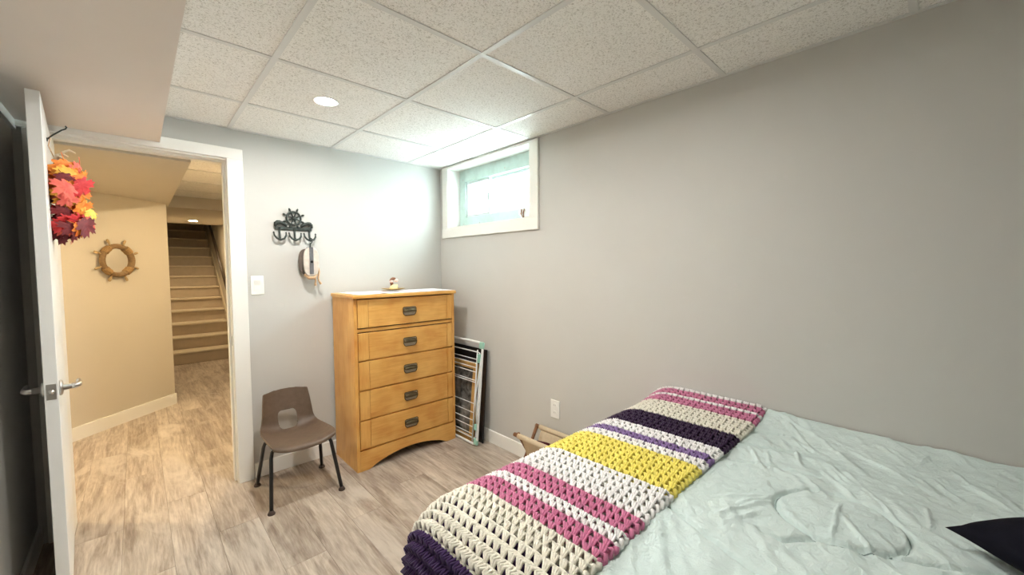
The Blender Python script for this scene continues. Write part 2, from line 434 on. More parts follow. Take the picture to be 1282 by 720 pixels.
# the door leaf, standing open into the room
hinge = Vector((-.283, 3.012, 0)); latch = Vector((-.236, 2.31, 0))
ddir = (latch-hinge).normalized(); dn = Vector((ddir.y, -ddir.x, 0))     # dn points to the wall side
if dn.x > 0: dn = -dn
Md = Matrix((( ddir.x, dn.x, 0, hinge.x), (ddir.y, dn.y, 0, hinge.y), (0,0,1,0), (0,0,0,1)))
DL = (latch-hinge).length; DT = .037
dl = MB(Md).box(0, 0, .012, DL, DT, 2.046)
door = struct(dl, 'door_1', M['door'], bevel=.002)
for zz in (.22, 1.0, 1.82):
    MB(Md).lathe([(.006, zz-.045), (.006, zz+.045)], (-.006, DT+.004, 0), 'z', 10).build('hinge', M['nickel'], door, smooth=False)
MB(Md).box(DL-.0005, DT/2-.013, .88, DL+.0012, DT/2+.013, .94).build('latch_plate', M['nickel'], door)
MB(Md).lathe([(.009, 0), (.009, .006), (.006, .011), (0.0, .012)], (DL+.001, DT/2, .91), ((0,1,0),(0,0,1),(1,0,0)), 14).build('latch_bolt', M['nickel'], door, smooth=True)
for sgn, y0 in ((-1, 0), (1, DT)):
    h = MB(Md); xx = DL-.065
    h.lathe([(.031, 0), (.031, .006*sgn), (.026, .010*sgn), (.013, .012*sgn), (.011, .034*sgn), (.0, .034*sgn)], (xx, y0, .91), ((1,0,0),(0,0,1),(0,1,0)), 20)
    yy = y0+sgn*.052
    h.tube([(xx, y0+sgn*.03, .91), (xx, yy-sgn*.006, .91), (xx-.008, yy, .911), (xx-.05, yy+sgn*.002, .911), (xx-.11, yy, .909)], [.011, .011, .0105, .0095, .008], 10)
    tag(h.build('lever_handle', M['nickel'], door, smooth=True), None)

# ------------------------------------------------------------------ window in the right wall
wn = thing('window_1', (XR, 2.405, WZ0), kind=S)
xc = XR-.016
CWN = .07
MB().box(xc, WY0-CWN, WZ0, XR, WY0, CEIL-.004).build('casing', M['trim'], wn, bevel=.003)
MB().box(xc, WY1, WZ0, XR, WY1+CWN, CEIL-.004).build('casing', M['trim'], wn, bevel=.003)
MB().box(xc-.004, WY0-CWN-.003, WZ0-.078, XR, WY1+CWN+.003, WZ0).build('casing', M['trim'], wn, bevel=.003)
MB().box(xc+.004, WY0, WZ1, XR, WY1, CEIL-.004).build('head_strip', M['trim'], wn)
JX = 2.105
MB().box(xc+.002, WY1-.012, WZ0+.012, JX, WY1, WZ1-.012).build('reveal', M['trim'], wn)
MB().box(xc+.002, WY0, WZ0+.012, JX, WY0+.012, WZ1-.012).build('reveal', M['trim'], wn)
MB().box(xc+.002, WY0, WZ1-.012, JX, WY1, WZ1).build('reveal', M['trim'], wn)
MB().box(xc+.002, WY0, WZ0, JX, WY1, WZ0+.012).build('sill', M['trim'], wn)
F0, F1, FZ0, FZ1 = WY0+.0, WY1-.0, WZ0+.0, WZ1
fx0, fx1 = JX, JX+.07
fr = MB(); fw_ = .095
fr.box(fx0, F1-fw_, FZ0, fx1, F1, FZ1); fr.box(fx0, F0, FZ0, fx1, F0+fw_, FZ1)
fr.box(fx0, F0+fw_, FZ1-.118, fx1, F1-fw_, FZ1); fr.box(fx0, F0+fw_, FZ0, fx1, F1-fw_, FZ0+.1)
wf = fr.build('window_frame', M['frame_wood'], wn, bevel=.003)
for k, (yy, zz) in enumerate(((2.84, 2.14), (2.84, 1.76), (2.3, 2.15), (2.62, 1.755))):
    MB().lathe([(.006, 0), (.006, -.003), (0, -.0035)], (fx0, yy, zz), 'x', 8).build('screw', M['nickel'], wf)
A0, A1, Z0, Z1 = F0+fw_, F1-fw_, FZ0+.1, FZ1-.118
def sash(y0, y1, x, t=.022):
    mb = MB().box(x, y0, Z0, x+.025, y0+t, Z1).box(x, y1-t, Z0, x+.025, y1, Z1).box(x, y0+t, Z0, x+.025, y1-t, Z0+t).box(x, y0+t, Z1-t, x+.025, y1-t, Z1)
    s_ = mb.build('sash', M['sash'], wn, bevel=.003)
    MB().box(x+.010, y0+t, Z0+t, x+.014, y1-t, Z1-t).build('pane', M['glass'], s_)
sash(2.50, A1, fx0+.012); sash(A0, 2.522, fx0+.040)
MB().box(fx0+.006, 2.515, 1.93, fx0+.012, 2.53, 1.99).build('sash_latch', M['sash'], wn)
# unseen ground outside, made white to bounce sky light up to the ceiling
struct(MB().box(XR2+.02, -6, 1.45, 12, 10, 1.52), 'ground', M['bounce_ground'])

# ------------------------------------------------------------------ the hall beyond the door
n45 = Vector((.675, -.737, 0)); d45 = Vector((.737, .675, 0)).normalized()
P1 = Vector((.243, 5.303, 0)); P0 = P1 - d45*2.75
def slab(a, b, t, z0, z1):
    dd = (b-a).normalized(); nn = Vector((-dd.y, dd.x, 0))*t
    mb = MB(); q = [a, b, b+nn, a+nn]
    mb.add([Vector((p.x, p.y, z0)) for p in q]+[Vector((p.x, p.y, z1)) for p in q], [(0,3,2,1),(4,5,6,7),(0,1,5,4),(1,2,6,5),(2,3,7,6),(3,0,4,7)]); return mb
struct(slab(P0, P1, .09, 0, 2.55), 'wall_hall', M['hall_wall'])
struct(slab(P0+n45*.013, P1+n45*.013+d45*.004, .0125, 0, .108), 'baseboard_hall', M['trim'])
struct(MB().box(.12, P1.y+.02, 0, .235, 10.9, 4.4), 'wall_corridor', M['hall_wall'])
struct(MB().box(1.085, YB2, 0, 1.18, 10.9, 4.4), 'wall_stairs', M['hall_wall'])
struct(MB().box(-1.85, YB2, 0, -1.75, 4.0, 2.55), 'wall_hall_end', M['hall_wall'])
struct(MB().box(-1.75, YB2-.0, 0, XL-.1, YB2+.06, 2.55), 'wall_hall_side', M['hall_wall'])
hs = MB(); hs.box(-1.85, YB2+.0, 2.032, .268, 5.9, 2.3)
struct(hs, 'ceiling', M['hall_wall'])
hc = struct(MB().box(.268, YB2, 2.34, 1.085, 6.2, 2.4), 'ceiling', M['tile'])
HY = [YB2, 3.9, 4.51, 5.12, 5.73, 6.2]
for a, b in zip(HY[:-1], HY[1:]):
    MB().box(.27, a+.012, 2.253, 1.083, b-.003, 2.268).build('ceiling_tile', M['tile'], hc)
    MB().box(.27, b-.014, 2.249, 1.083, b+.010 if b < 6.1 else b, 2.252).build('ceiling_grid_bar', M['grid'], hc)
struct(MB().box(.235, 6.2, 2.112, 1.085, 8.3, 2.55), 'trim_9', M['hall_wall'])
struct(MB().box(.12, 10.9, 0, 1.18, 11.0, 4.4), 'wall_stairhead', M['hall_wall'])
struct(MB().box(.235, 8.2, 2.55, 1.085, 8.3, 4.3), 'wall_stair_header', M['hall_wall'])
struct(MB().box(.12, 8.3, 4.3, 1.18, 10.9, 4.4), 'ceiling', M['hall_wall'])
# stairs
st = thing('staircase', (.66, 7.4, 0), 'beige painted flight of stairs climbing at the far end of the hall', 'stairs')
y0, run, rise = 7.4, .26, .18
rs0 = None
for k in range(13):
    if k == 0:
        rs0 = MB().box(.237, y0+.02, 0, 1.06, y0+.04, rise-.03).build('riser', M['stair'], st)
        tr0 = MB().box(.237, y0-.006, rise-.03, 1.06, y0+run+.02, rise).build('tread', M['stair_edge'], st, bevel=.01)
    else:
        copy_to(rs0, (0, run*k, rise*k), st)
        copy_to(tr0, (0, run*k, rise*k), st)
poly = [(y0-.05, 0), (y0-.05, .16), (y0+run*13, rise*13+.22), (y0+run*13, rise*13-.3), (y0+.4, 0)]
MB().prism(poly, lambda a, b, h: (h, a, b), 1.062, 1.083).build('stringer', M['stair_edge'], st)
hr = thing('handrail', (1.03, 9.5, 2.2), 'dark sloping handrail on the wall beside the hall stairs', 'handrail')
MB().tube([(1.03, y0+.2, 1.05), (1.03, y0+run*13, rise*13+.87)], .021, 10).build('rail', M['rail_dark'], hr, smooth=True)
for k in (2, 7, 12):
    MB().tube([(1.084, y0+run*k, rise*k+.83), (1.03, y0+run*k, rise*k+.83), (1.03, y0+run*k, rise*k+.9)], .008, 6).build('bracket', M['nickel'], hr)

# ------------------------------------------------------------------ recessed lamps
def pot(loc, lampm, label, r=.054, grp=None):
    t = thing('recessed_light', loc, label, 'ceiling light', grp)
    x, y, z = loc
    MB().lathe([(r-.004, .03), (r-.008, .0), (r+.012, -.003), (r+.012, .0), (r-.0, .0035)], loc, 'z', 32).build('trim_ring', M['plastic_white'], t, smooth=True)
    MB().lathe([(r-.009, .004), (r-.009, .001), (0, .0008)], loc, 'z', 32).build('diffuser', lampm, t)
    return t
pot((.755, 2.208, CEIL+.003), M['lamp_room'], 'round white recessed light in a ceiling tile above the dresser wall')
pot((.755, .988, CEIL+.003), M['lamp_added'], 'added unseen recessed light in a ceiling tile over the foot of the bed')  # added out of view to brighten the bed and floor
pot((.66, 7.75, 2.110), M['lamp_stairs'], 'round recessed light in the low ceiling before the stairs')
pot((.9, 4.3, 2.2475), M['lamp_hall'], 'round recessed light in the hall ceiling just past the doorway')
pot((-.9, 3.75, 2.0305), M['lamp_hall'], 'round recessed light under the hall soffit behind the open door')

# ------------------------------------------------------------------ dresser
DX0, DX1, DY0, DY1, DZ = 1.03, 1.83, 2.61, 2.995, 1.2
dr = thing('dresser', ((DX0+DX1)/2, (DY0+DY1)/2, 0), 'tall honey pine dresser of five drawers with a scalloped bottom rail', 'dresser')
# top, with overhang
MB().box(DX0-.012, DY0-.022, DZ-.024, DX1+.008, DY1+.002, DZ).build('top', M['pine_x'], dr, bevel=.006)
# side panels of glued-up upright boards
nb = 4; sw = (DY1-DY0)/nb
for xs in (DX0, DX1-.022):
    for k in range(nb):
        MB().box(xs, DY0+k*sw+.0004, .0, xs+.022, DY0+(k+1)*sw-.0004, DZ-.024).build('side_board', M['pine_z'], dr, bevel=.0008)
MB().box(DX0+.022, DY1-.012, .06, DX1-.022, DY1-.004, DZ-.03).build('back_panel', M['pine_z'], dr)
MB().box(DX0+.022, DY0+.03, .14, DX1-.022, DY1-.012, DZ-.03).build('carcass', M['groove'], dr)
# rails between drawers
zr = [(1.168, .978), (.941, .758), (.7475, .556), (.5455, .352), (.3415, .152)]
MB().box(DX0+.022, DY0+.006, .949, DX1-.022, DY0+.03, .970).build('rail', M['pine_x'], dr, bevel=.002)
for z in (.753, .551, .347, .147):
    MB().box(DX0+.022, DY0+.018, z-.009, DX1-.022, DY0+.03, z+.009).build('rail', M['pine_x'], dr)
def handle(parent, z):
    xm = (DX0+DX1)/2+.005; yf = DY0-.004
    bp = MB(); w, h = .053, .031
    pol = [(-w, -h+.022), (-w+.005, -h+.01), (-w+.016, -h), (w-.016, -h), (w-.005, -h+.01), (w, -h+.022), (w, h-.006), (w-.006, h), (-w+.006, h), (-w, h-.006)]
    bp.prism(pol, lambda a, b, q: (xm+a, q, z+b), yf, yf-.003)
    hd = tag(bp.build('pull_plate', M['pewter'], parent, bevel=.001), 'worn pewter backplate')
    MB().tube([(xm+a*.985, yf-.0035, z+b*.97) for a, b in pol], .0026, 6, closed=True).build('pull_rim', M['brass_dark'], parent)
def cup(parent, z):
    # arched bronze bin pull, a sub-part on its drawer
    xm = (DX0+DX1)/2+.005; yf = DY0-.007; w = .05; h = .03
    def fn(u, v):
        a = PI*u; k = v*PI/2
        x = -w*math.cos(a); prof = (math.sin(a) if 0 < u < 1 else 0)**.35
        return (xm+x, yf-.022*math.sin(k)*prof-.0005, z-.002+.024*math.cos(k)*prof)
    mb = MB().grid(fn, 24, 6)
    o = mb.build('pull', M['brass_dark'], parent, smooth=True, fix=False); 
    md = o.modifiers.new('thick', 'SOLIDIFY'); md.thickness = .0025; md.offset = 0
    return o
for (zt, zb) in zr:
    body = MB().box(DX0+.0995, DY0-.001, zb, DX1-.0715, DY0+.02, zt)
    d_ = body.build('drawer', M['pine_x'], dr, bevel=.0015)
    MB().box(DX0+.026, DY0-.004, zb, DX0+.0965, DY0+.02, zt).build('stile', M['pine_z'], d_, bevel=.002)
    MB().box(DX1-.0685, DY0-.004, zb, DX1-.026, DY0+.02, zt).build('stile', M['pine_z'], d_, bevel=.002)
    zz = (zt+zb)/2-.006
    handle(d_, zz); cup(d_, zz)
ap = [(DX0+.022, .138), (DX0+.022, 0), (DX0+.08, 0), (DX0+.10, .006)]
for k in range(0, 17):
    t = k/16; ap.append((DX0+.12+t*(DX1-DX0-.24), .018+.052*math.sin(PI*t)**.8))
ap += [(DX1-.10, .006), (DX1-.08, 0), (DX1-.022, 0), (DX1-.022, .138)]
MB().prism(ap, lambda a, b, h: (a, h, b), DY0-.001, DY0+.022).build('apron', M['pine_x'], dr)

# lace runner and the figurine on the dresser
lr = MB(); L0, L1, W0, W1 = DX0+.03, DX1-.0, DY0+.0, DY1-.05
def lacefn(u, v):
    sc = .010*abs(math.sin(u*PI*17)); 
    x = L0+(L1-L0)*u; y = (W0-.012+sc)*(1-v)+(W1+.0-sc)*v
    z = DZ+.0022+.0035*max(0, noise.noise((u*14, v*9, 2.2)))+.005*max(0, noise.noise((u*7, v*3, 9.1)))*(1 if v < .35 else .3)
    d = max(0, (u-.97)/.03)*0
    return (x, y, z)
lr.grid(lacefn, 136, 30)
tag(lr.build('lace_runner', M['lace'], smooth=True, solid=.0018), 'white lace runner with scalloped edge covering the dresser top', 'table runner')
fg = thing('figurine', (1.425, 2.83, DZ+.012), 'small curled cream and brown figurine on a brass rimmed dish', 'figurine')
fx, fy, fz = 1.425, 2.83, DZ+.0125
MB().lathe([(.0, 0), (.045, 0), (.06, .004), (.084, .009), (.088, .012), (.083, .0125), (.055, .007), (0, .006)], (fx, fy, fz), 'z', 32).build('dish', M['brass'], fg, smooth=True)
fz += .006
MB().lathe([(.03, 0), (.032, .006), (.026, .016), (.022, .03), (.016, .036), (0, .037)], (fx+.002, fy, fz), 'z', 20).build('pedestal', M['cream'], fg, smooth=True)
arc = [(fx-.012+.03*math.cos(a)*1.0, fy, fz+.052+.026*math.sin(a)) for a in [R(t) for t in range(190, -61, -25)]]
MB().tube([(fx-.008, fy, fz+.025)]+[(fx-.014, fy, fz+.05)]+[(fx+.002+.022*math.cos(R(t)), fy, fz+.06+.02*math.sin(R(t))) for t in range(160, -50, -30)], [.013,.012]+[.011]*4+[.009,.007,.005], 10).build('body', M['brown_glaze'], fg, smooth=True)
MB().lathe([(0,-.012),(.012,-.009),(.017,0),(.012,.01),(0,.013)], (fx+.022, fy-.002, fz+.066), 'z', 14).build('petal', M['pink_glaze'], fg, smooth=True)
MB().lathe([(0,-.01),(.011,-.006),(.013,0),(.008,.01),(0,.012)], (fx-.018, fy-.004, fz+.058), 'z', 14).build('petal', M['pink_glaze'], fg, smooth=True)
MB().lathe([(0,-.016),(.010,-.012),(.012,0),(.008,.012),(0,.014)], (fx+.028, fy+.004, fz+.022), 'z', 14).build('petal', M['cream'], fg, smooth=True)

# ------------------------------------------------------------------ child's plastic chair
CXm = .688; 
ch = thing('school_chair', (CXm, 2.69, 0), 'small brown plastic school chair with a hole in its back and black steel legs', 'chair')
# profile from the front lip to the top of the back, (y, z, half width)
prof = [(2.500, .330, .166), (2.506, .346, .173), (2.535, .354, .178), (2.60, .353, .180), (2.67, .347, .178), (2.74, .341, .176), (2.79, .338, .172), (2.83, .341, .167),
        (2.862, .356, .160), (2.882, .385, .153), (2.894, .42, .148), (2.905, .46, .144), (2.916, .50, .140), (2.927, .54, .135), (2.935, .57, .130), (2.938, .583, .120)]
def interp(t):
    x = t*(len(prof)-1); i = min(int(x), len(prof)-2); f = x-i
    p = [prof[max(i-1, 0)], prof[i], prof[i+1], prof[min(i+2, len(prof)-1)]]
    return [0.5*((2*p[1][k]) + (-p[0][k]+p[2][k])*f + (2*p[0][k]-5*p[1][k]+4*p[2][k]-p[3][k])*f*f + (-p[0][k]+3*p[1][k]-3*p[2][k]+p[3][k])*f**3) for k in range(3)]
NU, NV = 90, 56
HZ, HH, HW = .394, .058, .056
def shell(t, s):
    y, z, w = interp(t); a = 2*s-1
    back = max(0, min(1, (t-.5)/.2)); 
    curl = abs(a)**3
    y2 = y - back*curl*.028 ; z2 = z + (1-back)*(curl*.022 - .012*(1-a*a))
    if t > .93: z2 -= ((t-.93)/.07)**1.5*.035*abs(a)**3
    if t < .08: y2 += .014*abs(a)**6*(1-t/.08)
    return Vector((CXm+a*w, y2, z2))
me_pts = {}
def shape(t, s):
    p = shell(t, s); return p
mb = MB(); vs = []; hole = []
for i in range(NU+1):
    for j_ in range(NV+1):
        p = shape(i/NU, j_/NV); vs.append(p)
def inh(p): return (abs((p.x-CXm)/HW)**4 + abs((p.z-HZ)/HH)**4) if p.y > 2.80 else 99
fs = []
keep = []
for i in range(NU):
    for j_ in range(NV):
        a = i*(NV+1)+j_; q = (a, a+NV+1, a+NV+2, a+1)
        if all(inh(vs[k]) < 1.0 for k in q): continue
        fs.append(q)
used = {}
for q in fs:
    for e in range(4):
        k = (min(q[e], q[(e+1) % 4]), max(q[e], q[(e+1) % 4])); used[k] = used.get(k, 0)+1
for (a, b), n in used.items():
    if n == 1:
        for k in (a, b):
            f_ = inh(vs[k])
            if f_ < 1.3 and f_ > .05:
                sc = f_**-.25; nx, nz = CXm+(vs[k].x-CXm)*sc, HZ+(vs[k].z-HZ)*sc
                vs[k] = Vector((nx, vs[k].y, nz))
mb.add(vs, fs)
bmx = mb.build('seat', M['chair'], ch, smooth=True, fix=False)
bm = bmesh.new(); bm.from_mesh(bmx.data)
loose = [v for v in bm.verts if not v.link_faces]; bmesh.ops.delete(bm, geom=loose, context='VERTS'); bmesh.ops.recalc_face_normals(bm, faces=bm.faces); bm.to_mesh(bmx.data); bm.free()
md = bmx.modifiers.new('thick', 'SOLIDIFY'); md.thickness = .008; md.offset = 0
md = bmx.modifiers.new('bev', 'BEVEL'); md.width = .003; md.segments = 2; md.limit_method = 'ANGLE'; md.angle_limit = R(50)
feet = {(-1,-1): (.50, 2.505), (1,-1): (.88, 2.485), (-1,1): (.508, 2.902), (1,1): (.885, 2.868)}
for (sx, sy), (px, py) in feet.items():
    if sy < 0: pts = [(CXm+sx*.09, 2.63, .322), (CXm+sx*.135, 2.605, .326), (CXm+sx*.158, 2.588, .316), (CXm+sx*.166, 2.575, .285), (px, py, .012)]
    else: pts = [(CXm+sx*.09, 2.74, .312), (CXm+sx*.135, 2.76, .318), (CXm+sx*.155, 2.772, .31), (CXm+sx*.162, 2.782, .285), (px, py, .012)]
    # round the bend
    P = [Vector(p) for p in pts]; q = [P[0]]
    for a, b, c_ in zip(P[:-2], P[1:-1], P[2:]):
        for t in (.3, .7): q.append((a*(1-t)+b*t)*(1-t)+(b*(1-t)+c_*t)*t) if False else None
    lg = MB().tube(pts, .0105, 10).build('leg', M['black_metal'], ch, smooth=True)
    MB().lathe([(.019, 0), (.020, .006), (.015, .014), (.0115, .022), (0, .022)], (px, py, 0), 'z', 16).build('foot_cap', M['foot'], lg, smooth=True)
MB().tube([(CXm-.09, 2.63, .322), (CXm, 2.635, .32), (CXm+.09, 2.63, .322)], .0105, 8).build('cross_bar', M['black_metal'], ch, smooth=True)
MB().tube([(CXm-.09, 2.74, .312), (CXm, 2.74, .312), (CXm+.09, 2.74, .312)], .0105, 8).build('cross_bar', M['black_metal'], ch, smooth=True)

# ------------------------------------------------------------------ things leaning in the gap beside the dresser
def lean_matrix(xb, xt, h):            # local (a along y, b up the face, c out of the face toward -x)
    up = Vector((xt-xb, 0, math.sqrt(h*h-(xt-xb)**2))).normalized(); al = Vector((0,1,0)); out = Vector((-up.z, 0, up.x))
    return Matrix(((al.x, up.x, out.x, xb), (al.y, up.y, out.y, 0), (al.z, up.z, out.z, 0), (0,0,0,1)))
Mk = lean_matrix(1.931, 1.981, .78)
tag(MB(Mk).box(2.375, 0, .0, 2.93, .735, .009).build('board', M['dark_board'], bevel=.002), 'flat black board leaning on the grey wall behind the framed print', 'board')
Mp = lean_matrix(1.893, 1.955, .66)
fp = thing('framed_print', Mp @ Vector((2.68, 0, 0)), 'dark print in a golden wood frame leaning behind the drying rack', 'picture')
ff = MB(Mp); a0, a1, b1 = 2.45, 2.92, .615; w = .045
for q in ((a0, 0, a0+w, b1), (a1-w, 0, a1, b1), (a0+w, 0, a1-w, w), (a0+w, b1-w, a1-w, b1)): ff.box(q[0], q[1], .0, q[2], q[3], .022)
ff.build('frame', M['gold_wood'], fp, bevel=.002)
MB(Mp).box(a0+w, w, .003, a1-w, b1-w, .008).build('print', M['art_dark'], fp)
Mr = lean_matrix(1.858, 1.930, .82)
rk = thing('drying_rack', Mr @ Vector((2.63, 0, 0)), 'folded white wire clothes drying rack with mint green joints, leaning beside the dresser', 'drying rack')
def rrect(a0, a1, b0, b1, r, c):
    pts = []
    for (ca, cb, s0) in ((a1-r, b1-r, 0), (a0+r, b1-r, 90), (a0+r, b0+r, 180), (a1-r, b0+r, 270)):
        for k in range(5):
            an = R(s0+k*22.5); pts.append((ca+r*math.cos(an), cb+r*math.sin(an), c))
    return pts
RA0, RA1 = 2.36, 2.90
MB(Mr).tube(rrect(RA0, RA1, .012, .80, .05, .008), .0095, 8, closed=True).build('outer_frame', M['white_wire'], rk, smooth=True)
MB(Mr).tube(rrect(RA0+.03, RA1-.03, .05, .72, .03, .0), .005, 8, closed=True).build('inner_frame', M['white_wire'], rk, smooth=True)
MB(Mr).tube([(RA0+.055, .74, .012), (RA0+.055, .03, .012)], .0055, 8).build('leg', M['white_wire'], rk, smooth=True)
MB(Mr).tube([(RA1-.055, .74, .012), (RA1-.055, .03, .012)], .0055, 8).build('leg', M['white_wire'], rk, smooth=True)
MB(Mr).tube([(RA0+.012, .74, .0), (RA0+.045, .40, .012), (RA0+.02, .1, .002)], .005, 8).build('brace', M['white_wire'], rk, smooth=True)
for k, b in enumerate((.665, .635, .60, .565, .50, .485, .32, .25, .19, .14, .085)):
    MB(Mr).tube([(RA0+.055, b, .012), (RA1-.055, b, .012)], .0032, 6).build('rod', M['white_wire'], rk)
for (a, b, c_, dx, dy, dz) in ((RA0-.012, .752, -.004, .05, .054, .022), (RA0+.022, .64, -.004, .03, .07, .022), (RA0-.006, .012, -.004, .045, .05, .022), (RA0+.012, .12, -.004, .03, .05, .022)):
    MB(Mr).box(a, b, c_, a+dx, b+dy, c_+dz).build('joint', M['mint'], rk, bevel=.008)

# ------------------------------------------------------------------ canvas folding holder between bed and wall
bk = thing('canvas_holder', (1.855, 1.62, 0), 'folding wooden holder with a tan canvas sling on the floor between bed and wall', 'magazine holder')
xa, xb_, ya, yb_, zt = 1.74, 1.945, 1.42, 1.80, .30
xm = (xa+xb_)/2
for y in (ya, yb_):
    for s_ in (0, 1):
        x_t, x_b = (xa, xb_-.01) if s_ == 0 else (xb_, xa+.01)
        yy = y + (.011 if s_ else -.011)
        MB().tube([(x_t, yy, zt+.015), (x_t*.72+x_b*.28, yy, zt*.74), (x_b, yy, .008)], [.012, .011, .012], 8).build('leg', M['rail_wood'], bk, smooth=True)
for x in (xa, xb_):
    MB().tube([(x, ya-.03, zt), (x, yb_+.025, zt)], .013, 10).build('top_rail', M['rail_wood'], bk, smooth=True)
def sling(u, v):
    a = u*2-1; hw = (xb_-xa)/2
    x = xm + hw*a*(.55+.45*abs(a)**2.2); z = .06+(zt+.006-.06)*abs(a)**1.7
    return (x, ya+.03+(yb_-ya-.06)*v, z)
MB().grid(sling, 24, 6).build('sling', M['canvas'], bk, smooth=True, solid=.003)
for x in (xa, xb_):
    MB().tube([(x, ya+.01, zt), (x, yb_-.012, zt)], .0165, 12).build('sling_hem', M['canvas'], bk, smooth=True)
MB().lathe([(0, -.14), (.05, -.12), (.062, -.05), (.06, .05), (.05, .12), (0, .14)], (xm, (ya+yb_)/2, .205), 'y', 20).build('cloth_bundle', M['maroon'], bk, smooth=True)

# ------------------------------------------------------------------ bed
BX0, BX1, BY0, BY1 = .645, 1.985, -1.05, .865     # flat core of the mattress top (rounded beyond it)
RB = .145; ZT = .705
def drape(u, v, h=0):
    cxx = max(u, BX0); cyy = min(v, BY1)
    dx, dy = u-cxx, v-cyy; d = math.hypot(dx, dy)
    base = ZT + .035*max(0, (u-1.72)/.27)**2 + .012*math.exp(-((u-1.2)/.35)**2)*max(0, min(1, (.9-v)/.4))
    if d < 1e-7: return Vector((u, v, base+h))
    nx, ny = dx/d, dy/d; q = RB*PI/2
    if d < q: a = d/RB; ho = RB*math.sin(a); zo = RB*(1-math.cos(a)); no = math.sin(a); nz = math.cos(a)
    else: ho = RB; zo = RB+d-q; no = 1; nz = 0
    return Vector((cxx+nx*(ho+no*h), cyy+ny*(ho+no*h), base-zo+nz*h))
bd = thing('bed', (1.2, 0, 0), 'low queen bed along the grey wall, hidden under its pale comforter', 'bed')
XBL = BX0-RB+.02; YBF = BY1+RB-.02
MB().box(XBL+.01, -1.1, .42, XR-.03, YBF-.01, ZT-.115).build('mattress', M['mattress'], bd, bevel=.05)
MB().box(XBL+.03, -1.08, .2, XR-.04, YBF-.03, .42).build('box_spring', M['mattress'], bd, bevel=.02)
MB().box(XBL+.02, -1.09, .15, XR-.035, YBF-.02, .2).build('frame', M['bedframe'], bd)
for x in (XBL+.06, XR-.1):
    for y in (-1.0, YBF-.1): MB().lathe([(.025, 0), (.025, .15)], (x, y, 0), 'z', 12).build('leg', M['bedframe'], bd)
RID = [(1.967,.423,1.854,.266),(1.603,.432,1.478,.366),(1.62,.386,1.48,.34),(1.72,.319,1.609,.289),(1.629,.221,1.546,.166),(1.513,.178,1.441,.125),(1.648,.179,1.564,.128),(1.529,.113,1.409,.043),(1.825,.174,1.702,.027),(1.92,.097,1.866,.041),(1.759,.025,1.709,-.021),(1.848,.009,1.937,-.015),(1.927,.119,1.879,.081),(1.865,.271,1.742,.186),(1.096,.366,1.273,.287),(1.177,.353,1.295,.292),(1.185,.397,1.297,.299),(1.077,.34,1.185,.297),(1.368,.153,1.193,.146),(1.38,.034,1.281,.013),(1.539,-.011,1.448,-.017),(1.223,.045,1.232,.003),(1.855,-.067,1.749,-.126),(1.752,-.032,1.675,-.073),(1.778,-.098,1.686,-.169),(1.782,-.158,1.715,-.18)]
rnd = random.Random(3)
for k in range(26):
    x = rnd.uniform(.7, 1.9); y = rnd.uniform(-.9, .3); a = rnd.uniform(.2, .9); l = rnd.uniform(.06, .16)
    RID.append((x, y, x+l*math.cos(a), y+l*math.sin(a)))
RIDP = []
for (ax, ay, bx, by) in RID:
    l = math.hypot(bx-ax, by-ay); RIDP.append((ax, ay, (bx-ax)/l, (by-ay)/l, l, rnd.uniform(.005, .009), rnd.uniform(.004, .008)))
SEAM = [[(1.045,.491),(1.004,.388),(.952,.239),(.90,.0),(.86,-.4)], [(1.464,.457),(1.52,.333),(1.534,.225)], [(1.63,.468),(1.67,.36),(1.709,.309)], [(1.779,.477),(1.823,.386)],
        [(1.114,.276),(1.107,.228),(1.17,.167),(1.183,.11),(1.205,.062),(1.24,-.02),(1.30,-.12)]]
def segd(p, a, b):
    vx, vy = b[0]-a[0], b[1]-a[1]; t = max(0, min(1, ((p[0]-a[0])*vx+(p[1]-a[1])*vy)/(vx*vx+vy*vy)))
    return math.hypot(p[0]-a[0]-t*vx, p[1]-a[1]-t*vy)
def wr(u, v):
    h = .006*noise.noise((u*4, v*4, .3)) + .005*noise.noise((u*11+v*8, v*11-u*8, 1.7))
    a_ = u*.82+v*.57; b_ = -u*.57+v*.82
    h += .0095*max(0, noise.noise((a_*9, b_*34, 4.4))-.05) + .003*noise.noise((u*38, v*38, 2.4))
    for (ax, ay, dx, dy, l, A, w) in RIDP:
        px, py = u-ax, v-ay; t = px*dx+py*dy
        if -.05 < t < l+.05:
            s_ = abs(px*dy-py*dx)
            if s_ < .05:
                e = min(1, max(0, (t+.03)/.06))*min(1, max(0, (l+.03-t)/.06)); h += A*e*math.exp(-(s_/w)**2)
    sd = abs(math.hypot(u-1.305, v-.148)-.135)
    for pl_ in SEAM:
        for a, b in zip(pl_[:-1], pl_[1:]):
            if abs(u-(a[0]+b[0])/2) < .3 and abs(v-(a[1]+b[1])/2) < .4: sd = min(sd, segd((u, v), a, b))
    h -= .014*math.exp(-(sd/.0055)**2)
    h += .004*min(1, sd/.06)
    rc = math.hypot(u-1.305, v-.148); an = math.atan2(v-.148, u-1.305)
    if .14 < rc < .34: h += .002*max(0, noise.noise((math.cos(an)*12, math.sin(an)*12, rc*2)))*min(1, (rc-.14)/.02)*min(1, (.34-rc)/.1)
    return h
UL = BX0-RB*PI/2-.36; VT = BY1+RB*PI/2+.36
NU_ = 300
us = [UL+(.62-UL)*k/40 for k in range(40)] + [.62+(BX1-.62)*k/300 for k in range(301)]
vs_ = [BY0+(-.3-BY0)*k/40 for k in range(40)] + [-.3+(.62+.3)*k/210 for k in range(210)] + [.62+(VT-.62)*k/60 for k in range(61)]
cf = MB(); pts = []
for u in us:
    for v in vs_:
        cov = max(0, min(1, (v-.50)/.05)); edge = 1 if u > .62 else .5
        pts.append(drape(u, v, wr(u, v)*(1-cov)*edge + .004))
